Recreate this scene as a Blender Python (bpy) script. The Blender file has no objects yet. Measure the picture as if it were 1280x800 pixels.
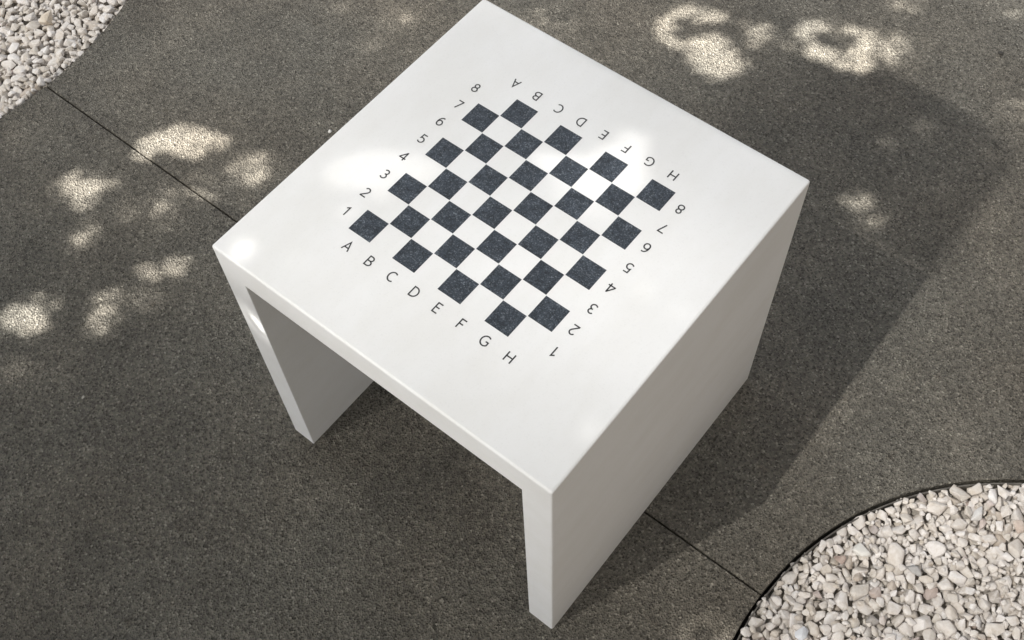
import bpy, bmesh, math, random
import numpy as np
from mathutils import Vector, Matrix
random.seed(11)
rng = np.random.default_rng(11)
scene = bpy.context.scene
col = scene.collection

# ------------------------------------------------------------------ constants
NA, NB = 9800, 6000            # stones tried per bed
TCURVE, TVAR = [.03, .062, .090, .085, .135], .22
CRX, CRY, CRA, CRB = -0.4, 0.0, 3.4, 3.1
PAVEGAIN = (1.33, 1.315, 1.265)
WALLX, WALLH = 2.9, 4.0
SKYSAT, SKYSTR, SUNSTR, EXPO = 0.22, 0.051, 4.8, 2.30
H = 0.75                       # table height
W = 0.375                      # half width
TT = 0.0743                    # top thickness
TL = 0.0614                    # leg thickness
SUN = Vector((-0.2125, -0.5463, 0.8102)).normalized()    # towards the sun
JOINT = -0.0445                # y of the expansion joint
BED_A = (1.4026, -0.0703, 0.7278)     # gravel bed by the table
BED_B = (-2.7144, -0.0576, 1.0454)    # gravel bed far left

# ------------------------------------------------------------------ helpers
def link(name, me, mat=None, parent=None):
    o = bpy.data.objects.new(name, me)
    col.objects.link(o)
    if mat is not None and me is not None:
        me.materials.append(mat)
    if parent is not None:
        o.parent = parent
        o.matrix_parent_inverse = parent.matrix_basis.inverted()
    return o

def from_bm(name, bm, mat=None, parent=None, smooth=False):
    me = bpy.data.meshes.new(name)
    bm.to_mesh(me)
    bm.free()
    if smooth:
        me.polygons.foreach_set('use_smooth', [True] * len(me.polygons))
    return link(name, me, mat, parent)

def tag(o, label=None, cat=None, group=None, kind=None):
    if label: o['label'] = label
    if cat: o['category'] = cat
    if group: o['group'] = group
    if kind: o['kind'] = kind
    return o

class NT:
    def __init__(self, name):
        self.m = bpy.data.materials.new(name)
        self.m.use_nodes = True
        self.t = self.m.node_tree
        self.bsdf = self.t.nodes['Principled BSDF']
    def n(self, kind, **kw):
        nd = self.t.nodes.new(kind)
        for k, v in kw.items():
            if k in nd.inputs: nd.inputs[k].default_value = v
            else: setattr(nd, k, v)
        return nd
    def l(self, a, b): self.t.links.new(a, b)
    def pos(self): return self.n('ShaderNodeNewGeometry').outputs['Position']
    def noise(self, scale, detail=4, rough=0.55, vec=None):
        nd = self.n('ShaderNodeTexNoise')
        nd.inputs['Scale'].default_value = scale
        nd.inputs['Detail'].default_value = detail
        nd.inputs['Roughness'].default_value = rough
        self.l(vec if vec is not None else self.pos(), nd.inputs['Vector'])
        return nd.outputs['Fac']
    def voro(self, scale, feature='F1', vec=None, rnd=1.0):
        nd = self.n('ShaderNodeTexVoronoi')
        nd.feature = feature
        nd.inputs['Scale'].default_value = scale
        nd.inputs['Randomness'].default_value = rnd
        self.l(vec if vec is not None else self.pos(), nd.inputs['Vector'])
        return nd
    def ramp(self, fac, stops):
        nd = self.n('ShaderNodeValToRGB')
        e = nd.color_ramp.elements
        while len(e) < len(stops): e.new(0.5)
        for k, (p, c) in enumerate(stops):
            e[k].position = p
            e[k].color = (c, c, c, 1) if isinstance(c, (int, float)) else (*c, 1)
        self.l(fac, nd.inputs['Fac'])
        return nd.outputs['Color']
    def mix(self, a, b, fac, mode='MIX'):
        nd = self.n('ShaderNodeMix')
        nd.data_type = 'RGBA'
        nd.blend_type = mode
        for v, s in ((fac, nd.inputs['Factor']), (a, nd.inputs['A']), (b, nd.inputs['B'])):
            s = [q for q in nd.inputs if q.name == s.name and q.type == ('VALUE' if s.name == 'Factor' else 'RGBA')][0]
            if isinstance(v, bpy.types.NodeSocket): self.l(v, s)
            elif isinstance(v, (int, float)) : s.default_value = v if s.type == 'VALUE' else (v, v, v, 1)
            else: s.default_value = (*v, 1)
        return [q for q in nd.outputs if q.type == 'RGBA'][0]
    def math(self, op, a, b=0.0):
        nd = self.n('ShaderNodeMath')
        nd.operation = op
        for v, s in ((a, nd.inputs[0]), (b, nd.inputs[1])):
            if isinstance(v, bpy.types.NodeSocket): self.l(v, s)
            else: s.default_value = v
        return nd.outputs[0]
    def bump(self, height, dist, strength=1.0):
        nd = self.n('ShaderNodeBump')
        nd.inputs['Distance'].default_value = dist
        nd.inputs['Strength'].default_value = strength
        self.l(height, nd.inputs['Height'])
        self.l(nd.outputs['Normal'], self.bsdf.inputs['Normal'])
    def base(self, c):
        if isinstance(c, bpy.types.NodeSocket): self.l(c, self.bsdf.inputs['Base Color'])
        else: self.bsdf.inputs['Base Color'].default_value = (*c, 1)
    def rough(self, r):
        if isinstance(r, bpy.types.NodeSocket): self.l(r, self.bsdf.inputs['Roughness'])
        else: self.bsdf.inputs['Roughness'].default_value = r

# ------------------------------------------------------------------ materials
def m_paving():
    n = NT('exposed_aggregate_concrete')
    v = n.voro(230)
    cell = n.n('ShaderNodeSeparateColor'); n.l(v.outputs['Color'], cell.inputs[0])
    grains = n.ramp(cell.outputs[0], [(0.0, (0.034, 0.031, 0.026)), (0.16, (0.078, 0.073, 0.064)),
                                      (0.60, (0.106, 0.099, 0.087)), (0.95, (0.140, 0.131, 0.115)), (1.0, (0.22, 0.21, 0.187))])
    fine = n.ramp(n.noise(620, 3, 0.7), [(0.30, 0.58), (0.70, 1.38)])
    c = n.mix(grains, fine, 0.75, 'MULTIPLY')
    v2 = n.voro(95)
    cell2 = n.n('ShaderNodeSeparateColor'); n.l(v2.outputs['Color'], cell2.inputs[0])
    c = n.mix(c, n.ramp(cell2.outputs[1], [(0.0, 0.72), (0.5, 1.0), (1.0, 1.25)]), 0.55, 'MULTIPLY')
    pit = n.voro(150)
    pc = n.n('ShaderNodeSeparateColor'); n.l(pit.outputs['Color'], pc.inputs[0])
    hole = n.math('MULTIPLY', n.math('LESS_THAN', pit.outputs['Distance'], 0.33), n.math('LESS_THAN', pc.outputs[0], 0.30))
    c = n.mix(c, (0.028, 0.025, 0.02), n.math('MULTIPLY', hole, 0.85))
    chip = n.math('MULTIPLY', n.math('LESS_THAN', pit.outputs['Distance'], 0.30), n.math('GREATER_THAN', pc.outputs[0], 0.86))
    c = n.mix(c, (0.21, 0.20, 0.178), n.math('MULTIPLY', chip, 0.7))
    cloud = n.ramp(n.noise(5.5, 5, 0.6), [(0.28, (0.74, 0.74, 0.74)), (0.72, (1.25, 1.24, 1.22))])
    c = n.mix(c, cloud, 0.75, 'MULTIPLY')
    warm = n.ramp(n.noise(2.1, 3, 0.5), [(0.35, (0.98, 1.0, 1.01)), (0.68, (1.03, 0.99, 0.95))])
    c = n.mix(c, warm, 0.8, 'MULTIPLY')
    spot = n.ramp(n.noise(16, 2, 0.5), [(0.70, 1.0), (0.78, (0.86, 0.80, 0.74))])
    c = n.mix(c, spot, 0.6, 'MULTIPLY')
    c = n.mix(c, PAVEGAIN, 1.0, 'MULTIPLY')
    n.base(c)
    n.rough(n.ramp(n.noise(90, 3), [(0.3, 0.55), (0.7, 0.80)]))
    n.bsdf.inputs['Specular IOR Level'].default_value = 0.35
    h = n.math('ADD', n.math('MULTIPLY', v.outputs['Distance'], 90.0), n.noise(420, 3, 0.6))
    n.bump(h, 0.0012, 0.45)
    return n.m

def m_white():
    n = NT('white_engineered_stone')
    c = n.ramp(n.noise(3.2, 5, 0.6), [(0.25, (0.812, 0.815, 0.818)), (0.75, (0.842, 0.845, 0.848))])
    # soft rubbed streaks running up the panels
    mp = n.n('ShaderNodeMapping'); n.l(n.pos(), mp.inputs['Vector']); mp.inputs['Scale'].default_value = (5.0, 2.2, 6.0)
    mp.inputs['Rotation'].default_value = (0.5, 0.2, 0.3)
    c = n.mix(c, n.ramp(n.noise(2.2, 5, 0.62, mp.outputs[0]), [(0.36, (0.95, 0.945, 0.93)), (0.62, 1.0)]), 0.75, 'MULTIPLY')
    v = n.voro(420)
    cell = n.n('ShaderNodeSeparateColor'); n.l(v.outputs['Color'], cell.inputs[0])
    c = n.mix(c, n.ramp(cell.outputs[0], [(0.0, 0.955), (0.12, 1.0), (1.0, 1.015)]), 0.6, 'MULTIPLY')
    n.base(c)
    n.rough(n.ramp(n.noise(7, 5, 0.6), [(0.3, 0.50), (0.7, 0.64)]))
    n.bsdf.inputs['Specular IOR Level'].default_value = 0.3
    n.bump(n.noise(60, 4, 0.5), 0.0003, 0.25)
    return n.m

def m_dark():
    n = NT('dark_granite_inlay')
    v = n.voro(520)
    cell = n.n('ShaderNodeSeparateColor'); n.l(v.outputs['Color'], cell.inputs[0])
    g = n.ramp(cell.outputs[0], [(0.0, (0.022, 0.027, 0.035)), (0.55, (0.040, 0.049, 0.062)), (0.86, (0.066, 0.079, 0.097)), (1.0, (0.14, 0.155, 0.175))])
    c = n.mix(g, n.ramp(n.noise(90, 4, 0.65), [(0.3, 0.55), (0.7, 1.5)]), 0.85, 'MULTIPLY')
    c = n.mix(c, n.ramp(n.noise(23, 3, 0.6), [(0.3, 0.78), (0.7, 1.2)]), 0.8, 'MULTIPLY')
    n.base(c)
    n.rough(0.38)
    n.bsdf.inputs['Specular IOR Level'].default_value = 0.45
    return n.m

def m_ink():
    n = NT('charcoal_lettering')
    n.base(n.ramp(n.noise(300, 3), [(0.3, (0.026, 0.027, 0.029)), (0.7, (0.042, 0.043, 0.045))]))
    n.rough(0.5)
    return n.m

def m_gravel():
    n = NT('white_marble_chips')
    g = n.n('ShaderNodeNewGeometry')
    r = g.outputs['Random Per Island']
    c = n.ramp(r, [(0.0, (0.58, 0.51, 0.43)), (0.05, (0.70, 0.65, 0.57)), (0.30, (0.77, 0.72, 0.65)), (0.62, (0.81, 0.765, 0.70)), (0.88, (0.84, 0.80, 0.745)),
                   (0.955, (0.85, 0.825, 0.785)), (0.97, (0.56, 0.46, 0.40)), (0.985, (0.46, 0.44, 0.42)), (1.0, (0.66, 0.60, 0.50))])
    c = n.mix(c, n.ramp(n.noise(140, 5, 0.65), [(0.3, (0.80, 0.77, 0.72)), (0.6, 1.0)]), 0.7, 'MULTIPLY')
    c = n.mix(c, n.ramp(n.noise(38, 4, 0.6), [(0.34, (0.84, 0.80, 0.74)), (0.52, 1.0)]), 0.7, 'MULTIPLY')
    c = n.mix(c, (0.94, 0.945, 0.985), 1.0, 'MULTIPLY')
    n.base(c)
    n.rough(0.75)
    n.bsdf.inputs['Specular IOR Level'].default_value = 0.3
    n.bump(n.noise(260, 5, 0.65), 0.0008, 0.6)
    return n.m

def m_plain(name, lo, hi, scale, rough, bump=0.0):
    n = NT(name)
    n.base(n.ramp(n.noise(scale, 5, 0.62), [(0.3, lo), (0.7, hi)]))
    n.rough(rough)
    if bump: n.bump(n.noise(scale * 2, 4, 0.6), bump, 0.6)
    return n.m

def m_leaf():
    n = NT('green_leaf')
    g = n.n('ShaderNodeNewGeometry')
    n.base(n.ramp(g.outputs['Random Per Island'], [(0.0, (0.035, 0.065, 0.018)), (0.6, (0.055, 0.095, 0.028)), (1.0, (0.09, 0.12, 0.04))]))
    n.rough(0.5)
    # leaves made see-through face by face to shape the faint light
    at = n.n('ShaderNodeAttribute'); at.attribute_name = 'see_through'
    tr = n.n('ShaderNodeBsdfTransparent')
    mx = n.n('ShaderNodeMixShader')
    n.l(at.outputs['Fac'], mx.inputs[0]); n.l(n.bsdf.outputs[0], mx.inputs[1]); n.l(tr.outputs[0], mx.inputs[2])
    n.l(mx.outputs[0], n.t.nodes['Material Output'].inputs['Surface'])
    return n.m

PAVE, WHITE, DARK, INK, GRAVEL = m_paving(), m_white(), m_dark(), m_ink(), m_gravel()
SOIL = m_plain('dark_soil', (0.03, 0.025, 0.02), (0.075, 0.062, 0.05), 30, 0.95, 0.004)
STEEL = m_plain('weathered_dark_steel', (0.08, 0.073, 0.064), (0.15, 0.138, 0.12), 45, 0.55)
BARK = m_plain('grey_bark', (0.07, 0.055, 0.042), (0.17, 0.14, 0.11), 25, 0.9, 0.008)
LEAF = m_leaf()
SAND = m_plain('brown_render', (0.11, 0.096, 0.08), (0.15, 0.132, 0.11), 3, 0.85, 0.003)

# ------------------------------------------------------------------ ground and paving
bm = bmesh.new()
vs = [bm.verts.new(p) for p in ((-150, -150, -0.07), (150, -150, -0.07), (150, 150, -0.07), (-150, 150, -0.07))]
bm.faces.new(vs)
tag(from_bm('ground', bm, SOIL), kind='structure')

def slab(side):
    """one cast slab on one side of the joint, with the round beds cut out of it"""
    g = 0.0022
    y0 = JOINT + side * g
    far = side * 7.0
    pts = []
    def arc(bed, first, last):
        cx, cy, r = bed
        n = 120
        for k in range(n + 1):
            a = first + (last - first) * k / n
            pts.append((cx + r * math.cos(a), cy + r * math.sin(a)))
    def ang(bed, sgn):
        cx, cy, r = bed
        s = (y0 - cy) / r
        a = math.asin(s)
        return a if sgn > 0 else math.pi - a
    pts.append((-9, far)); pts.append((-9, y0))
    a1, a0 = ang(BED_B, -1), ang(BED_B, 1)
    if side < 0: a1 -= 0
    if side > 0: arc(BED_B, a1, a0)
    else: arc(BED_B, a1, a0 + 2 * math.pi)
    a1, a0 = ang(BED_A, -1), ang(BED_A, 1)
    if side > 0: arc(BED_A, a1, a0)
    else: arc(BED_A, a1, a0 + 2 * math.pi)
    pts.append((9, y0)); pts.append((9, far))
    bm = bmesh.new()
    vs = [bm.verts.new((x, y, -0.055)) for x, y in pts]
    f = bm.faces.new(vs)
    if f.normal.z < 0: bmesh.ops.reverse_faces(bm, faces=[f])
    ret = bmesh.ops.extrude_face_region(bm, geom=[f])
    tv = [v for v in ret['geom'] if isinstance(v, bmesh.types.BMVert)]
    bmesh.ops.translate(bm, verts=tv, vec=(0, 0, 0.055))
    bmesh.ops.recalc_face_normals(bm, faces=bm.faces)
    edges = [e for e in bm.edges if all(abs(v.co.z) < 1e-6 for v in e.verts)]
    bmesh.ops.bevel(bm, geom=edges, offset=0.0014, segments=1, affect='EDGES', profile=0.5)
    tag(from_bm('paving', bm, PAVE), kind='structure')
slab(1); slab(-1)

# ------------------------------------------------------------------ steel edging of the near bed
def ring(bed, r0, r1, z0, z1, n=360):
    cx, cy, _ = bed
    bm = bmesh.new()
    loops = []
    for k in range(n):
        a = 2 * math.pi * k / n
        c, s = math.cos(a), math.sin(a)
        loops.append([bm.verts.new((cx + r * c, cy + r * s, z)) for r, z in ((r0, z0), (r1, z0), (r1, z1), (r0, z1))])
    for k in range(n):
        A, B = loops[k], loops[(k + 1) % n]
        for q in range(4):
            bm.faces.new((A[q], B[q], B[(q + 1) % 4], A[(q + 1) % 4]))
    bmesh.ops.recalc_face_normals(bm, faces=bm.faces)
    return bm
e = from_bm('metal_edging', ring(BED_A, BED_A[2] - 0.0105, BED_A[2] - 0.0075, -0.065, -0.002), STEEL)
tag(e, 'thin dark metal edging strip curving round the white gravel bed beside the table', 'edging')

# ------------------------------------------------------------------ gravel
def stone_template(seed, pts=13):
    r = random.Random(seed)
    bm = bmesh.new()
    for _ in range(pts):
        v = Vector((r.gauss(0, 1), r.gauss(0, 1), r.gauss(0, 1))).normalized()
        # push towards a box so that flat broken faces appear
        m = max(abs(v.x), abs(v.y), abs(v.z))
        v = v * (0.62 + 0.38 / m * 0.72) * r.uniform(0.88, 1.06)
        bm.verts.new(v)
    res = bmesh.ops.convex_hull(bm, input=bm.verts)
    bmesh.ops.delete(bm, geom=[v for v in bm.verts if not v.link_faces], context='VERTS')
    bmesh.ops.dissolve_limit(bm, angle_limit=0.35, verts=bm.verts, edges=bm.edges)
    bmesh.ops.bevel(bm, geom=list(bm.edges), offset=0.13, segments=2, affect='EDGES', profile=0.6, clamp_overlap=True)
    bmesh.ops.triangulate(bm, faces=bm.faces)
    bm.verts.ensure_lookup_table(); bm.verts.index_update()
    co = np.array([v.co[:] for v in bm.verts], dtype=np.float32)
    fc = np.array([[v.index for v in f.verts] for f in bm.faces], dtype=np.int32)
    bm.free()
    co -= (co.max(0) + co.min(0)) / 2
    co /= (co.max(0) - co.min(0)) / 2
    return co, fc
TEMPL = [stone_template(k, 10 + k % 6) for k in range(48)]

def rot_matrix(yaw, tilt, tdir):
    a = Matrix.Rotation(yaw, 3, 'Z')
    t = Matrix.Rotation(tilt, 3, Vector((math.cos(tdir), math.sin(tdir), 0)))
    return np.array(t @ a, dtype=np.float32)

class Bed:
    """stones dropped one after another onto a height map of what already lies there"""
    def __init__(self, bed, x0, x1, y0, y1, floor, rmax):
        self.cx, self.cy, self.r = bed
        self.c = 0.0025
        self.x0, self.y0 = x0, y0
        self.nx, self.ny = int((x1 - x0) / self.c), int((y1 - y0) / self.c)
        self.h = np.full((self.nx, self.ny), floor, dtype=np.float32)
        X = x0 + (np.arange(self.nx) + .5) * self.c; Y = y0 + (np.arange(self.ny) + .5) * self.c
        self.inside = np.hypot(X[:, None] - self.cx, Y[None] - self.cy) < rmax
        self.rmax = rmax
        self.x1, self.y1 = x1, y1
        self.stones = []
    def rest(self, x, y, R, s):
        """lowest height at which the ellipsoid lies, plus its footprint"""
        A = R @ np.diag(s)
        Q = A @ A.T                       # covariance of the tilted ellipsoid
        ex, ey = math.sqrt(Q[0, 0]), math.sqrt(Q[1, 1])
        i0, i1 = int((x - ex - self.x0) / self.c), int((x + ex - self.x0) / self.c) + 1
        j0, j1 = int((y - ey - self.y0) / self.c), int((y + ey - self.y0) / self.c) + 1
        if i0 < 0 or j0 < 0 or i1 > self.nx or j1 > self.ny: return None
        gx = self.x0 + (np.arange(i0, i1) + .5) * self.c - x
        gy = self.y0 + (np.arange(j0, j1) + .5) * self.c - y
        GX, GY = np.meshgrid(gx, gy, indexing='ij')
        P = np.linalg.inv(Q)
        b = P[0, 2] * GX + P[1, 2] * GY
        cc = P[0, 0] * GX**2 + 2 * P[0, 1] * GX * GY + P[1, 1] * GY**2 - 1
        disc = b * b - P[2, 2] * cc
        m = disc > 0
        if not m.any(): return None
        rt = np.sqrt(np.where(m, disc, 0))
        lo, hi = (-b - rt) / P[2, 2], (-b + rt) / P[2, 2]
        hh = self.h[i0:i1, j0:j1]
        need = np.where(m, hh - lo, -9)
        top = np.partition(need[m], -max(1, int(m.sum() * .16)))[-max(1, int(m.sum() * .16))]
        return float(top), (i0, i1, j0, j1), m, hi
    def drop(self, s, x=None, y=None, tries=7, limit=0.0, tilt=0.7, template=None):
        best = None
        for _ in range(tries):
            if x is None:
                px = rng.uniform(self.x0 + .02, self.x1 - .02); py = rng.uniform(self.y0 + .02, self.y1 - .02)
            else: px, py = x, y
            rr = max(s[0], s[1]) * .80
            if math.hypot(px - self.cx, py - self.cy) > self.rmax - rr: continue
            R = rot_matrix(rng.uniform(0, 6.283), rng.normal(0, tilt * .6), rng.uniform(0, 6.283))
            q = self.rest(px, py, R, np.array(s))
            if q is None: continue
            if best is None or q[0] < best[0]: best = (q[0], px, py, R, q)
        if best is None: return None
        z, px, py, R, (_, (i0, i1, j0, j1), m, hi) = best
        if z + hi.max() > limit and x is None: return None
        sub = self.h[i0:i1, j0:j1]
        self.h[i0:i1, j0:j1] = np.where(m, np.maximum(sub, z + hi), sub)
        st = (template if template is not None else int(rng.integers(len(TEMPL))), R, np.array(s, dtype=np.float32), (px, py, z))
        if x is None: self.stones.append(st)
        return st

def stone_mesh(name, stones):
    V, F, o = [], [], 0
    for k, R, s, p in stones:
        co, fc = TEMPL[k]
        V.append((co * s) @ R.T + np.array(p, dtype=np.float32)); F.append(fc + o); o += len(co)
    V, F = np.concatenate(V), np.concatenate(F)
    me = bpy.data.meshes.new(name)
    me.vertices.add(len(V)); me.vertices.foreach_set('co', V.ravel())
    me.loops.add(F.size); me.loops.foreach_set('vertex_index', F.ravel())
    me.polygons.add(len(F)); me.polygons.foreach_set('loop_start', np.arange(0, F.size, 3, dtype=np.int32))
    me.polygons.foreach_set('loop_total', np.full(len(F), 3, dtype=np.int32))
    me.update(calc_edges=True)
    return me

def bedding(bed, z, n=160):
    """fine stone dust under the chips"""
    cx, cy, r = bed
    bm = bmesh.new()
    bm.faces.new([bm.verts.new((cx + (r - .011) * math.cos(6.28318 * k / n), cy + (r - .011) * math.sin(6.28318 * k / n), z)) for k in range(n)])
    return bm
DUST = m_plain('stone_dust', (0.34, 0.31, 0.27), (0.52, 0.48, 0.43), 120, 0.9, 0.003)
tag(from_bm('gravel_bedding', bedding(BED_A, -.0345), DUST), kind='structure')
tag(from_bm('gravel_bedding', bedding(BED_B, -.0385), DUST), kind='structure')

def size(mean):
    r = min(max(mean * math.exp(rng.normal(0, 0.36)), mean * .48), mean * 2.0)
    return (r * rng.uniform(1.0, 1.45), r * rng.uniform(.78, 1.05), r * rng.uniform(.58, .85))

def fill(bed, n, mean, limit):
    miss = 0
    for k in range(n):
        if bed.drop(size(mean), limit=limit) is None: miss += 1
    # small chips that settle in the gaps
    for k in range(n // 3):
        bed.drop(size(mean * .55), limit=limit, tries=5, tilt=1.0)
    print('gravel', n, 'missed', miss, 'mean level', float(bed.h[bed.inside].mean()))
    return bed

bedA = Bed(BED_A, 0.66, 2.14, -0.81, 0.67, -0.034, BED_A[2] - 0.0040)
fill(bedA, NA, 0.0101, 0.008)
tag(link('gravel', stone_mesh('gravel', bedA.stones), GRAVEL), 'bed of crushed white marble gravel inside the dark metal edging beside the table', 'gravel', None, 'stuff')
bedB = Bed(BED_B, -2.75, -1.66, -0.95, 0.95, -0.038, BED_B[2] - 0.002)
fill(bedB, NB, 0.0125, 0.004)
tag(link('gravel', stone_mesh('gravel', bedB.stones), GRAVEL), 'bed of crushed white marble gravel at the far left corner', 'gravel', None, 'stuff')
print('stones', len(bedA.stones), len(bedB.stones))

# stones that stand out from the rest of the gravel, and loose bits on the paving
def pebble(bed, x, y, s, lo, hi, label, template):
    st = bed.drop(s, x, y, tries=1, tilt=.35, template=template)
    if st is None: return
    place_pebble(st, lo, hi, label)
def place_pebble(st, lo, hi, label, name='pebble', cat='pebble'):
    k, R, s, p = st
    me = stone_mesh(name, [(k, R, s, (0, 0, 0))])
    o = link(name, me, m_plain('stone_' + label.split()[0], lo, hi, 90, 0.75, 0.0008))
    o.location = p
    tag(o, label, cat)
pebble(bedA, 0.902, 0.197, (.0165, .0095, .008), (.33, .32, .31), (.47, .46, .45), 'elongated grey pebble lying among the white gravel of the near bed', 3)
pebble(bedA, 0.785, -0.066, (.015, .012, .009), (.58, .60, .63), (.70, .71, .74), 'bluish white angular pebble at the left end of the near gravel bed', 8)
pebble(bedA, 0.7945, 0.163, (.020, .0135, .011), (.70, .68, .63), (.80, .78, .74), 'big cream white pebble near the curved edging of the near gravel bed', 12)
pebble(bedA, 0.7645, 0.120, (.012, .010, .008), (.36, .25, .21), (.56, .47, .41), 'rust stained brown pebble among white gravel near the edging', 17)
pebble(bedA, 0.949, 0.3905, (.021, .011, .0095), (.62, .60, .58), (.72, .70, .68), 'long slanted pale grey pebble near the top of the near gravel bed', 21)
pebble(bedA, 1.029, 0.418, (.015, .012, .009), (.50, .40, .34), (.62, .54, .47), 'pinkish beige pebble at the right end of the near gravel bed', 25)
pebble(bedB, -1.867, 0.127, (.024, .019, .014), (.56, .46, .35), (.70, .64, .55), 'large beige stained pebble in the far left gravel bed', 30)

def loose(x, y, r, lo, hi, label, k):
    s = np.array((r * 1.2, r, r * .7), dtype=np.float32)
    place_pebble((k, rot_matrix(k, 0, 0), s, (x, y, float(s[2]) * .93)), lo, hi, label)
loose(-0.9155, 0.319, .0048, (.62, .60, .56), (.74, .72, .68), 'tiny white pebble on the paving close to the upper left table edge', 5)
loose(0.3756, 1.644, .0065, (.020, .018, .016), (.04, .035, .03), 'tiny dark pebble on the paving in the upper right corner', 9)
loose(-0.8277, -0.6245, .0032, (.45, .42, .38), (.58, .55, .50), 'tiny white pebble on the open paving left of the table', 14)

# ------------------------------------------------------------------ chess table
table = bpy.data.objects.new('chess_table', None)
col.objects.link(table)
table.empty_display_size = 0.2
tag(table, 'white stone chess table with an inlaid dark chequered board and lettering on its top', 'table')

def table_body():
    """whole bench-shaped body: a top between two panel legs, cast in one"""
    bm = bmesh.new()
    prof = [(-W, 0), (-W, H), (W, H), (W, 0), (W - TL, 0), (W - TL, H - TT), (-W + TL, H - TT), (-W + TL, 0)]
    a = [bm.verts.new((x, -W, z)) for x, z in prof]
    f = bm.faces.new(a)
    r = bmesh.ops.extrude_face_region(bm, geom=[f])
    bmesh.ops.translate(bm, verts=[v for v in r['geom'] if isinstance(v, bmesh.types.BMVert)], vec=(0, 2 * W, 0))
    bmesh.ops.recalc_face_normals(bm, faces=bm.faces)
    def outer(e):
        p, q = e.verts[0].co, e.verts[1].co
        if p.z < 1e-5 and q.z < 1e-5: return False
        on = lambda v: abs(abs(v.x) - W) < 1e-5
        top = p.z > H - 1e-5 and q.z > H - 1e-5
        vert = on(p) and on(q) and abs(p.x - q.x) < 1e-5 and abs(p.y - q.y) < 1e-5
        return top or vert
    bmesh.ops.bevel(bm, geom=[e for e in bm.edges if outer(e)], offset=0.0042, segments=2, affect='EDGES', profile=0.5)
    inner = [e for e in bm.edges if len(e.link_faces) == 2 and e.calc_face_angle(0) > 1.0 and
             not all(v.co.z < 1e-5 for v in e.verts) and
             all(abs(v.co.x) < W - TL + 1e-4 and v.co.z < H - TT + 1e-4 for v in e.verts) and
             abs(abs(e.verts[0].co.y) - W) < 1e-4 and abs(e.verts[0].co.y - e.verts[1].co.y) < 1e-5]
    bmesh.ops.bevel(bm, geom=inner, offset=0.0016, segments=2, affect='EDGES', profile=0.5)
    return bm
def cut(bm, planes):
    for co, no in planes:
        bmesh.ops.bisect_plane(bm, geom=bm.verts[:] + bm.edges[:] + bm.faces[:], plane_co=co, plane_no=no, clear_outer=True)
    return bm
def finish(name, bm):
    o = from_bm(name, bm, WHITE, table)
    return o
zc = H - TT
top = finish('tabletop', cut(table_body(), [((0, 0, zc - .004), (0, 0, -1))]))
# below the cut only the two panel legs are left
for s in (-1, 1):
    finish('panel_leg', cut(table_body(), [((0, 0, zc - .004), (0, 0, 1)), ((0, 0, 0), (-s, 0, 0))]))

S = 0.0684 * 0.75
OX, OY = -0.005 * 0.75, 0.0041 * 0.75
bm = bmesh.new()
for i in range(8):
    for j in range(8):
        if (i + j) % 2: continue
        x0, x1 = OX + (i - 4) * S + .0006, OX + (i - 3) * S - .0006
        y0, y1 = OY + (j - 4) * S + .0006, OY + (j - 3) * S - .0006
        b = [bm.verts.new((x, y, H + .0003)) for x, y in ((x0, y0), (x1, y0), (x1, y1), (x0, y1))]
        c = [bm.verts.new((v.co.x, v.co.y, H - .004)) for v in b]
        bm.faces.new(b)
        for q in range(4): bm.faces.new((b[q], c[q], c[(q + 1) % 4], b[(q + 1) % 4]))
bmesh.ops.recalc_face_normals(bm, faces=bm.faces)
from_bm('chessboard', bm, DARK, top)

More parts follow.
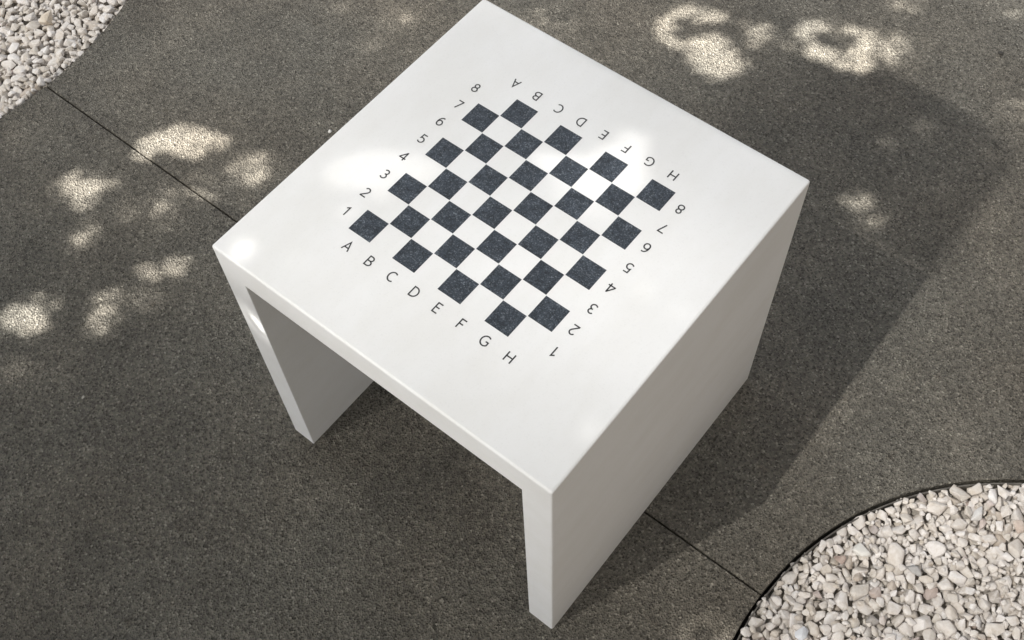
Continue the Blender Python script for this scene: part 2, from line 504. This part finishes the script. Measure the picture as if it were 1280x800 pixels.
def arcp(cx, cy, rx, ry, a0, a1, n=14):
    return [(cx + rx * math.cos(math.radians(a0 + (a1 - a0) * k / n)), cy + ry * math.sin(math.radians(a0 + (a1 - a0) * k / n))) for k in range(n + 1)]
GLYPH = {   # strokes in a cell whose cap height is 1
 'A': [[(-.36, 0), (0, 1), (.36, 0)], [(-.24, .33), (.24, .33)]],
 'B': [[(-.27, .5), (-.27, 1), (-.02, 1)] + arcp(-.02, .76, .27, .24, 90, -90)[1:] + [(-.27, .52)],
       [(-.27, .52), (-.27, 0), (0, 0)] + arcp(0, .26, .31, .26, -90, 90)[1:] + [(-.2, .52)]],
 'C': [arcp(.06, .5, .42, .5, 52, 308, 24)],
 'D': [[(-.32, 0), (-.32, 1), (-.10, 1)] + arcp(-.10, .5, .46, .5, 90, -90, 22)[1:] + [(-.32, 0)]],
 'E': [[(.25, 1), (-.25, 1), (-.25, 0), (.27, 0)], [(-.25, .53), (.2, .53)]],
 'F': [[(.27, 1), (-.23, 1), (-.23, 0)], [(-.23, .51), (.21, .51)]],
 'G': [arcp(.05, .5, .44, .5, 52, 318, 24) + [(.38, .17), (.38, .47), (.10, .47)]],
 'H': [[(-.33, 0), (-.33, 1)], [(.33, 0), (.33, 1)], [(-.33, .53), (.33, .53)]],
 '1': [[(-.22, .80), (.06, 1), (.06, 0)]],
 '2': [arcp(-.01, .73, .26, .27, 155, -10, 14) + [(.18, .54), (-.28, .04), (-.28, 0), (.30, 0)]],
 '3': [arcp(-.03, .765, .25, .235, 150, -80, 14) + [(-.08, .53)], [(-.08, .53)] + arcp(-.04, .27, .29, .27, 80, -150, 16)],
 '4': [[(.36, .27), (-.34, .27), (-.34, .31), (.12, 1), (.14, 1), (.14, 0)]],
 '5': [[(.24, 1), (-.19, 1), (-.22, .55)] + arcp(-.05, .31, .31, .31, 110, -145, 20)],
 '6': [[(.21, .97)] + arcp(.10, .42, .38, .57, 75, 180, 14)[0:] + arcp(0, .31, .28, .31, 180, 520, 26)[1:]],
 '7': [[(-.29, 1), (.28, 1), (.28, .96), (-.10, 0)]],
 '8': [arcp(0, .76, .23, .24, 0, 360, 24), arcp(0, .265, .28, .265, 0, 360, 26)],
}
def stroke(bm, pts, w, z, T):
    closed = math.hypot(pts[0][0] - pts[-1][0], pts[0][1] - pts[-1][1]) < 1e-4
    p = [Vector(q) for q in pts]
    cl = [p[0]]
    for q in p[1:]:
        if (q - cl[-1]).length > 1e-3: cl.append(q)
    if closed: cl = cl[:-1] if (cl[0] - cl[-1]).length < 1e-3 else cl
    p, n = cl, len(cl)
    L, Rr = [], []
    for k in range(n):
        a = p[k - 1] if (k > 0 or closed) else None
        b = p[(k + 1) % n] if (k < n - 1 or closed) else None
        d1 = (p[k] - a).normalized() if a is not None else None
        d2 = (b - p[k]).normalized() if b is not None else None
        if d1 is None: d1 = d2
        if d2 is None: d2 = d1
        n1, n2 = Vector((-d1.y, d1.x)), Vector((-d2.y, d2.x))
        m = (n1 + n2)
        if m.length < 1e-3: m = n1
        m.normalize()
        k_ = min(w / max(m.dot(n1), .25), 2.4 * w)
        L.append(bm.verts.new(T((p[k] + m * k_), z))); Rr.append(bm.verts.new(T((p[k] - m * k_), z)))
    for k in range(n if closed else n - 1):
        q = (k + 1) % n
        bm.faces.new((L[k], Rr[k], Rr[q], L[q]))
CAP, PEN = 0.0190, 0.066
def lettering(name, chars, places, turn):
    for ch, (x, y) in zip(chars, places):
        bm = bmesh.new()
        for q, st in enumerate(GLYPH[ch]):
            def T(v, z):
                return (x + turn * v.x * CAP, y + turn * (v.y - .5) * CAP, z)
            stroke(bm, st, PEN, H + .0004 + q * .00006, T)
        for f in bm.faces:
            f.normal_update()
            if f.normal.z < 0: f.normal_flip()
        from_bm(name, bm, INK, top)
fx = [OX + (i - 3.5) * S for i in range(8)]
ry = [OY + (j - 3.5) * S for j in range(8)]
lettering('letter', 'ABCDEFGH', [(x, -.2302) for x in fx], 1)
lettering('letter', 'ABCDEFGH', [(x, .2363) for x in fx], -1)
lettering('numeral', '12345678', [(-.2362, y) for y in ry], 1)
lettering('numeral', '12345678', [(.2273, y) for y in ry], -1)

# ------------------------------------------------------------------ the tree whose leaves dapple the place
# GAPS: openings cut in the crown (the weak ones are only see-through leaves), given as the outline of the sun patch each throws on level ground (m); -1 = a leaf spray inside one
GAPS = [
    (1, [(-1.303,-0.051),(-1.307,-0.016),(-1.276,0.045),(-1.27,0.078),(-1.218,0.107),(-1.165,0.122),(-1.117,0.128),(-1.111,0.11),(-1.142,0.087),(-1.127,0.053),(-1.152,0.026),(-1.195,0.008),(-1.237,-0.016),(-1.235,-0.044),(-1.262,-0.057)]),
    (-1, [(-1.236,-0.042),(-1.233,-0.014),(-1.194,0.008),(-1.146,0.026),(-1.119,0.014),(-1.151,-0.032),(-1.205,-0.058)]),
    (0.8, [(-1.368,-0.27),(-1.369,-0.227),(-1.35,-0.183),(-1.323,-0.17),(-1.302,-0.169),(-1.248,-0.149),(-1.261,-0.181),(-1.257,-0.214),(-1.249,-0.257),(-1.28,-0.26),(-1.329,-0.255)]),
    (0.42, [(-1.034,0.035),(-1.047,0.099),(-1.015,0.146),(-0.96,0.157),(-0.943,0.12),(-0.944,0.075),(-0.977,0.043)]),
    (0.5, [(-1.104,-0.025),(-1.079,0.001),(-0.992,-0.019),(-1.001,-0.047),(-1.047,-0.054)]),
    (0.4, [(-1.146,-0.086),(-1.124,-0.07),(-1.086,-0.105),(-1.021,-0.153),(-1.051,-0.162),(-1.087,-0.141),(-1.108,-0.164),(-1.133,-0.148),(-1.117,-0.114)]),
    (0.3, [(-1.162,-0.219),(-1.175,-0.165),(-1.148,-0.159),(-1.132,-0.21)]),
    (0.4, [(-1.184,-0.36),(-1.212,-0.313),(-1.208,-0.275),(-1.184,-0.271),(-1.164,-0.318),(-1.169,-0.349)]),
    (1, [(-0.995,-0.302),(-0.964,-0.265),(-0.944,-0.223),(-0.92,-0.191),(-0.915,-0.221),(-0.906,-0.253),(-0.934,-0.268),(-0.965,-0.311)]),
    (0.6, [(-0.947,-0.356),(-0.927,-0.334),(-0.89,-0.332),(-0.893,-0.353),(-0.925,-0.365)]),
    (0.5, [(-1.008,-0.435),(-1.014,-0.395),(-0.979,-0.374),(-0.945,-0.387),(-0.943,-0.423),(-0.919,-0.455),(-0.946,-0.488),(-0.975,-0.486),(-0.977,-0.45)]),
    (0.7, [(-1.132,-0.62),(-1.159,-0.577),(-1.141,-0.525),(-1.099,-0.493),(-1.06,-0.514),(-1.056,-0.561),(-1.04,-0.586),(-1.068,-0.595),(-1.088,-0.623)]),
    (0.3, [(-1.061,-0.687),(-1.037,-0.663),(-0.984,-0.664),(-0.982,-0.686),(-1.032,-0.689)]),
    (0.25, [(-1.077,0.7),(-1.083,0.743),(-1.054,0.785),(-0.998,0.795),(-0.994,0.762),(-1.038,0.729),(-1.05,0.688)]),
    (0.25, [(-1.095,0.593),(-1.071,0.621),(-1.028,0.654),(-1.016,0.632),(-1.049,0.597)]),
    (0.15, [(-1.242,0.661),(-1.223,0.696),(-1.186,0.692),(-1.193,0.654)]),
    (0.45, [(-0.761,0.965),(-0.734,1.025),(-0.677,1.044),(-0.632,1.023),(-0.64,0.978)]),
    (1, [(-0.441,1.154),(-0.451,1.2),(-0.437,1.257),(-0.387,1.302),(-0.331,1.313),(-0.292,1.304),(-0.276,1.27),(-0.284,1.242),(-0.23,1.223),(-0.173,1.207),(-0.154,1.178),(-0.169,1.131),(-0.207,1.095),(-0.263,1.103),(-0.313,1.131),(-0.362,1.124),(-0.406,1.127)]),
    (-1, [(-0.413,1.213),(-0.398,1.239),(-0.342,1.251),(-0.296,1.293),(-0.269,1.268),(-0.284,1.242),(-0.308,1.231),(-0.326,1.196),(-0.357,1.164),(-0.378,1.171),(-0.399,1.171),(-0.381,1.199)]),
    (0.75, [(-0.261,1.312),(-0.223,1.341),(-0.164,1.355),(-0.179,1.321),(-0.164,1.28),(-0.187,1.27),(-0.217,1.284)]),
    (0.3, [(-0.136,1.301),(-0.124,1.347),(-0.083,1.363),(-0.075,1.318),(-0.113,1.297)]),
    (1, [(-0.128,1.404),(-0.11,1.441),(-0.068,1.457),(-0.042,1.446),(0.009,1.462),(-0.02,1.478),(0.011,1.509),(0.051,1.509),(0.076,1.483),(0.083,1.436),(0.116,1.411),(0.113,1.366),(0.077,1.345),(0.021,1.339),(-0.032,1.328),(-0.077,1.353),(-0.106,1.376)]),
    (-1, [(-0.064,1.407),(-0.042,1.446),(-0.012,1.446),(0.029,1.47),(0.04,1.434),(0.025,1.4),(-0.022,1.379),(-0.049,1.382)]),
    (0.75, [(0.076,1.483),(0.096,1.535),(0.138,1.529),(0.168,1.501),(0.168,1.457),(0.144,1.432),(0.104,1.416),(0.093,1.452)]),
    (0.55, [(0.029,1.645),(0.096,1.695),(0.125,1.678),(0.089,1.636),(0.059,1.636)]),
    (0.4, [(0.283,1.804),(0.339,1.846),(0.359,1.823),(0.33,1.786),(0.307,1.784)]),
    (0.25, [(0.231,1.811),(0.266,1.838),(0.276,1.799),(0.252,1.789)]),
    (0.5, [(0.466,1.458),(0.475,1.493),(0.515,1.522),(0.532,1.488),(0.499,1.463)]),
    (0.2, [(-0.161,1.441),(-0.139,1.472),(-0.122,1.462)]),
    (0.35, [(0.316,1.29),(0.339,1.308),(0.356,1.276),(0.34,1.259)]),
    (0.35, [(0.266,1.172),(0.291,1.201),(0.306,1.172),(0.284,1.161)]),
    (0.5, [(0.508,1.311),(0.533,1.332),(0.536,1.317)]),
    (0.7, [(0.28,0.94),(0.302,0.988),(0.329,0.996),(0.337,0.965),(0.315,0.942)]),
    (0.6, [(0.347,0.93),(0.357,0.975),(0.383,0.976),(0.39,0.933),(0.363,0.918)]),
    (0.4, [(0.576,-0.223),(0.616,-0.17),(0.667,-0.143),(0.671,-0.18),(0.6,-0.235)]),
    (0.04, [(-0.138,0.368),(-0.129,0.413),(-0.099,0.458),(-0.061,0.484),(-0.021,0.501),(0.034,0.51),(0.043,0.474),(0.03,0.453),(-0.009,0.445),(-0.013,0.409),(0.006,0.392),(-0.016,0.381),(-0.046,0.39),(-0.08,0.361),(-0.103,0.351),(-0.118,0.362)]),
    (0.05, [(-0.053,0.327),(-0.042,0.34),(-0.025,0.332),(-0.03,0.313)]),
    (0.06, [(0.226,0.764),(0.251,0.777),(0.293,0.789),(0.298,0.765),(0.318,0.737),(0.34,0.711),(0.346,0.668),(0.319,0.647),(0.297,0.61),(0.245,0.612),(0.2,0.615),(0.157,0.615),(0.139,0.622),(0.16,0.644),(0.199,0.662),(0.232,0.698),(0.227,0.717),(0.249,0.745),(0.249,0.762)]),
    (0.028, [(0.2,0.615),(0.245,0.612),(0.297,0.61),(0.336,0.624),(0.335,0.603),(0.278,0.569),(0.231,0.575)]),
    (0.1, [(-0.143,0.15),(-0.147,0.172),(-0.127,0.181),(-0.11,0.167),(-0.112,0.153),(-0.117,0.136),(-0.122,0.127),(-0.133,0.142)]),
    (0.05, [(-0.052,0.203),(-0.042,0.21),(-0.035,0.201),(-0.044,0.195)]),
    (0.028, [(0.099,0.213),(0.11,0.224),(0.116,0.212),(0.107,0.208)]),
    (0.028, [(0.523,0.506),(0.546,0.529),(0.563,0.525),(0.555,0.509),(0.534,0.505)]),
    (0.02, [(0.451,0.512),(0.462,0.539),(0.479,0.528),(0.483,0.501),(0.468,0.495)]),
    (0.035, [(0.54,0.262),(0.557,0.271),(0.567,0.253),(0.566,0.23),(0.549,0.233)]),
    (0.5, [(-0.224,-0.007),(-0.206,-0.002),(-0.185,-0.005),(-0.175,-0.013),(-0.195,-0.042),(-0.212,-0.046),(-0.22,-0.037),(-0.225,-0.027),(-0.229,-0.02)]),
    (0.2, [(-0.264,-0.074),(-0.249,-0.071),(-0.248,-0.082),(-0.267,-0.088)]),
]
# leaf-shaped ellipses added to fray the edges of the sun patches
SPRAYS = []
leaf_rng = random.Random(5)
for T, poly in GAPS:
    if T < .2: continue
    mx_, my_ = sum(p[0] for p in poly) / len(poly), sum(p[1] for p in poly) / len(poly)
    for q in range(len(poly)):
        if leaf_rng.random() < .55:
            f = leaf_rng.uniform(.55, 1.05)
            SPRAYS.append((None, mx_ + f * (poly[q][0] - mx_), my_ + f * (poly[q][1] - my_), leaf_rng.uniform(0, 3.14), leaf_rng.uniform(.014, .026), leaf_rng.uniform(.6, .95)))
def in_poly(px, py, poly):
    r = np.zeros(px.shape, dtype=bool)
    n = len(poly)
    for k in range(n):
        (xa, ya), (xb, yb) = poly[k], poly[(k + 1) % n]
        if ya == yb: continue
        hit = ((ya > py) != (yb > py)) & (px < (xb - xa) * (py - ya) / (yb - ya) + xa)
        r ^= hit
    return r
def openness(x, y):
    """share of the sun that filters through the crown to the level spot x, y"""
    # leaf transparency set area by area to shape how bright the shade is
    u = y - .8 * x
    t = np.interp(u, [-.6, -.2, .2, .9, 1.4], TCURVE)
    t = t + .012 * np.clip((x - .3) / .3, 0, 1) * np.clip((.8 - y) / .4, 0, 1)
    t = t * (1 + .04 * np.clip((x + .3) / .12, 0, 1) * np.clip((.65 - x) / .08, 0, 1) * np.clip((y - .05) / .1, 0, 1) * np.clip((1.0 - y) / .1, 0, 1))
    t = t * (1 - .28 * np.clip((y - .42) / .35, 0, 1) * np.clip((x + .35) / .2, 0, 1) * np.clip((.66 - x) / .1, 0, 1) * np.clip((1.0 - y) / .1, 0, 1))
    t = t * (1 - .6 * np.clip((x + .42) / .06, 0, 1) * np.clip((.2 - x) / .2, 0, 1) * np.clip((y + .45) / .1, 0, 1) * np.clip((.10 - y) / .08, 0, 1))
    near = np.clip((-.15 - x) / .3, 0, 1) * np.clip((-.15 - y) / .3, 0, 1)
    t = t * (1 - .65 * near)
    wav = TVAR * np.sin(x * 2.3 + .8 * y + .6) * np.sin(y * 1.9 - x * .7 + 1.1) + .5 * TVAR * np.sin(7.1 * x + 3 * y) * np.sin(6.3 * y - 2 * x + 2)
    t = np.clip(t * (1 + wav), .004, .2)
    t = t * (1 - .35 * np.clip((-1.5 - x) / .15, 0, 1)) + .035 * np.clip((x - .67) / .12, 0, 1) * np.clip((.75 - y) / .2, 0, 1)
    # leaves made nearly opaque here to lengthen the table's shadow
    shadow_ext = [(.10, .885), (.575, .885), (.575, 1.36), (.40, 1.40), (.10, 1.41), (-.30, 1.44), (-.45, 1.2), (-.30, .90)]
    ring8 = [(math.cos(k * .785), math.sin(k * .785)) for k in range(8)]
    u = (in_poly(x, y, shadow_ext) + sum(in_poly(x + .012 * c, y + .012 * d, shadow_ext) * 1.0 for c, d in ring8)) / 9
    u = u * np.clip((x + .42) / .5, 0, 1)
    t = t * (1 - u) + .006 * u
    gap = np.zeros(x.shape)
    offs = [(0, 0)] + [(math.cos(k * .785), math.sin(k * .785)) for k in range(8)] + [(.5 * math.cos(k * 1.57 + .4), .5 * math.sin(k * 1.57 + .4)) for k in range(4)]
    for T, poly in GAPS:
        soft = .006 if T < 0 else .012 if T < .2 or T >= .95 else .018 if T >= .7 else .026
        if T < 0:
            mx_, my_ = sum(p[0] for p in poly) / len(poly), sum(p[1] for p in poly) / len(poly)
            poly = [(mx_ + 1.2 * (p[0] - mx_), my_ + 1.2 * (p[1] - my_)) for p in poly]
        m = sum(in_poly(x + soft * a, y + soft * b, poly).astype(float) for a, b in offs) / len(offs)
        gap = gap * (1 - m) if T < 0 else np.maximum(gap, T * m)
    for poly, px, py, an, ln, keep_ in SPRAYS:
        u, v = (x - px) * math.cos(an) + (y - py) * math.sin(an), -(x - px) * math.sin(an) + (y - py) * math.cos(an)
        gap = gap * (1 - keep_ * ((u / ln) ** 2 + (v / (ln * .42)) ** 2 < 1))
    return t, gap

tree = bpy.data.objects.new('shade_tree', None)
col.objects.link(tree)
TRUNK = Vector((-3.15, -3.3, -0.06))
tree.location = TRUNK
tag(tree, 'broad leafy shade tree whose small green leaves dapple the sunlight on the paving', 'tree')

# a leaf mosaic: kite-shaped leaflets side by side, each a little smaller than its place
LP, LQ = 0.026, 0.0155
ii, jj = np.meshgrid(np.arange(-270, 270), np.arange(-440, 440), indexing='ij')
ev = (ii + jj) % 2 == 0
gx, gy = ii[ev] * LP / 2, jj[ev] * LQ / 2
ca, sa = math.cos(.45), math.sin(.45)
lx, ly = gx * ca - gy * sa + CRX, gx * sa + gy * ca + CRY
th = np.arctan2(ly - CRY, lx - CRX)
keep = np.hypot((lx - CRX) / CRA, (ly - CRY) / CRB) < 1 + .05 * np.sin(5 * th + 1) + .04 * np.sin(11 * th)
lx, ly = lx[keep], ly[keep]
thin, gap = openness(lx, ly)
# faint light is put in by see-through leaves, stronger light by openings
for q in range(90):
    cx = rng.uniform(-1.75, .75); cy = rng.uniform(-.55, 1.85)
    if cy > .85 + .3 * cx and cx > -.3 and cy < 1.42: continue          # the deep shade stays whole
    if -.27 < cx < .66 and cy < .97: continue                              # and so does the light on the table
    if cx < -.3 and not (cy > .35 * cx + .1): continue
    r1, r2, an = rng.uniform(.012, .035), rng.uniform(.010, .024), rng.uniform(0, 3.14)
    u, v = (lx - cx) * math.cos(an) + (ly - cy) * math.sin(an), -(lx - cx) * math.sin(an) + (ly - cy) * math.cos(an)
    thin = thin + rng.uniform(.02, .10) * np.exp(-(u / r1) ** 2 - (v / r2) ** 2)  # added faint light spots, put into the leaves' transparency
thin = np.clip(thin + np.where(gap < .2, gap, 0), 0, .35)
keep = np.where(gap < .2, 1.0, rng.uniform(0, 1, len(lx))) > gap
lx, ly, thin = lx[keep], ly[keep], thin[keep]
n = len(lx)
k = np.full(n, 1.03)
lz = 3.0 + .10 * np.sin(lx * 1.7) * np.cos(ly * 1.3) + rng.triangular(-.014, 0, .018, n)
sun = np.array(SUN)
corner = []
turn = np.full(n, .45)
for dx, dy in ((-LP / 2, 0), (0, -LQ / 2), (LP / 2, 0), (0, LQ / 2)):
    X = lx + k * (dx * np.cos(turn) - dy * np.sin(turn)); Y = ly + k * (dx * np.sin(turn) + dy * np.cos(turn))
    Z = lz + rng.normal(0, .003, n)
    corner.append(np.stack([X, Y, np.zeros(n)], 1) + sun[None] * (Z / sun[2])[:, None])
quad = np.stack(corner, 1) - np.array(TRUNK)
me = bpy.data.meshes.new('crown')
me.vertices.add(4 * n); me.vertices.foreach_set('co', quad.astype(np.float32).ravel())
me.loops.add(4 * n); me.loops.foreach_set('vertex_index', np.arange(4 * n, dtype=np.int32))
me.polygons.add(n); me.polygons.foreach_set('loop_start', np.arange(0, 4 * n, 4, dtype=np.int32))
me.polygons.foreach_set('loop_total', np.full(n, 4, dtype=np.int32))
me.update(calc_edges=True)
me.materials.append(LEAF)
at = me.attributes.new('see_through', 'FLOAT', 'FACE'); at.data.foreach_set('value', thin.astype(np.float32))
crown = bpy.data.objects.new('crown', me); col.objects.link(crown); crown.parent = tree

def limb(bm, pts, r0, r1, seg=9):
    rings = []
    m = len(pts)
    for k, p in enumerate(pts):
        d = (pts[min(k + 1, m - 1)] - pts[max(k - 1, 0)]).normalized()
        u = d.orthogonal().normalized(); v = d.cross(u)
        r = r0 + (r1 - r0) * k / (m - 1)
        rings.append([bm.verts.new(p + (u * math.cos(6.2832 * q / seg) + v * math.sin(6.2832 * q / seg)) * r * (1 + .06 * math.sin(3 * q + k))) for q in range(seg)])
    for k in range(m - 1):
        for q in range(seg):
            bm.faces.new((rings[k][q], rings[k][(q + 1) % seg], rings[k + 1][(q + 1) % seg], rings[k + 1][q]))
    bm.faces.new(rings[0][::-1]); bm.faces.new(rings[-1])
bm = bmesh.new()
limb(bm, [Vector(p) for p in ((0, 0, 0), (.03, .02, .5), (.0, .06, 1.1), (.06, .05, 1.7), (.12, .1, 2.35))], .15, .10, 14)
for pts in (((.12, .1, 2.2), (.6, .25, 2.55), (1.2, .35, 2.85), (1.9, .3, 3.0)),
            ((.1, .1, 2.3), (.25, .6, 2.7), (.5, 1.1, 2.95)),
            ((.1, .08, 2.25), (.3, -.3, 2.7), (.9, -.55, 2.95), (1.6, -.6, 3.05)),
            ((.1, .1, 2.3), (-.2, .5, 2.75), (-.15, 1.2, 3.0))):
    limb(bm, [Vector(p) for p in pts], .06, .014)
from_bm('trunk', bm, BARK).parent = tree

# ------------------------------------------------------------------ unseen walls added to block the low sky
def box(bm, x0, x1, y0, y1, z0, z1):
    v = [bm.verts.new((x, y, z)) for x in (x0, x1) for y in (y0, y1) for z in (z0, z1)]
    for f in ((0, 1, 3, 2), (4, 6, 7, 5), (0, 4, 5, 1), (2, 3, 7, 6), (0, 2, 6, 4), (1, 5, 7, 3)):
        bm.faces.new([v[q] for q in f])
bm = bmesh.new()
box(bm, WALLX, WALLX + .25, -7, 6.8, -.06, WALLH)
bmesh.ops.recalc_face_normals(bm, faces=bm.faces)
wall = from_bm('sky_block_wall', bm, SAND)
tag(wall, 'tall brown unseen wall added beyond the near gravel bed to block low sky', 'wall')
bm = bmesh.new(); box(bm, WALLX - .03, WALLX + .28, -7.03, 6.83, WALLH + .002, WALLH + .07)
bmesh.ops.recalc_face_normals(bm, faces=bm.faces)
from_bm('sky_block_coping', bm, SAND, wall)
bm = bmesh.new(); box(bm, -3.95, -3.7, -7, -1.0, -.06, 3.0)  # unseen wall, added to darken the paving at the front left
bmesh.ops.recalc_face_normals(bm, faces=bm.faces)
wall = from_bm('sky_block_wall', bm, SAND)
tag(wall, 'shorter unseen wall added behind the trunk of the shade tree to block low sky', 'wall')
bm = bmesh.new(); box(bm, -3.98, -3.67, -7.03, -.97, 3.002, 3.07)
bmesh.ops.recalc_face_normals(bm, faces=bm.faces)
from_bm('sky_block_coping', bm, SAND, wall)

# ------------------------------------------------------------------ light
world = bpy.data.worlds.new('World'); scene.world = world; world.use_nodes = True
nt = world.node_tree
bg = nt.nodes['Background']
sky = nt.nodes.new('ShaderNodeTexSky'); sky.sky_type = 'NISHITA'; sky.sun_disc = False
el = math.asin(SUN.z); sky.sun_elevation = el
sky.sun_rotation = math.atan2(SUN.x, SUN.y)
sky.air_density = 1.0; sky.dust_density = 2.5; sky.ozone_density = 0.8
hs = nt.nodes.new('ShaderNodeHueSaturation'); hs.inputs['Saturation'].default_value = SKYSAT
nt.links.new(sky.outputs[0], hs.inputs['Color']); nt.links.new(hs.outputs[0], bg.inputs['Color'])
bg.inputs['Strength'].default_value = SKYSTR

ld = bpy.data.lights.new('sun', 'SUN'); ld.energy = SUNSTR; ld.angle = math.radians(0.53); ld.color = (1.0, 0.962, 0.905)
so = bpy.data.objects.new('sun', ld); col.objects.link(so)
so.rotation_euler = SUN.to_track_quat('Z', 'Y').to_euler()
so.location = (-2, -4, 8)

# ------------------------------------------------------------------ camera
cd = bpy.data.cameras.new('camera'); cd.lens = 40.1535; cd.sensor_width = 36; cd.clip_end = 500
co = bpy.data.objects.new('camera', cd); col.objects.link(co)
co.location = (0.7743, -0.8915, 2.3803)
co.rotation_euler = (math.radians(30.5114), math.radians(1.7537), math.radians(38.6651))
scene.camera = co

scene.render.engine = 'CYCLES'
scene.cycles.use_denoising = True
scene.cycles.max_bounces = 8
vs_ = scene.view_settings
vs_.view_transform = 'Standard'; vs_.look = 'None'; vs_.gamma = 1.0; vs_.use_curve_mapping = False
vs_.exposure = EXPO
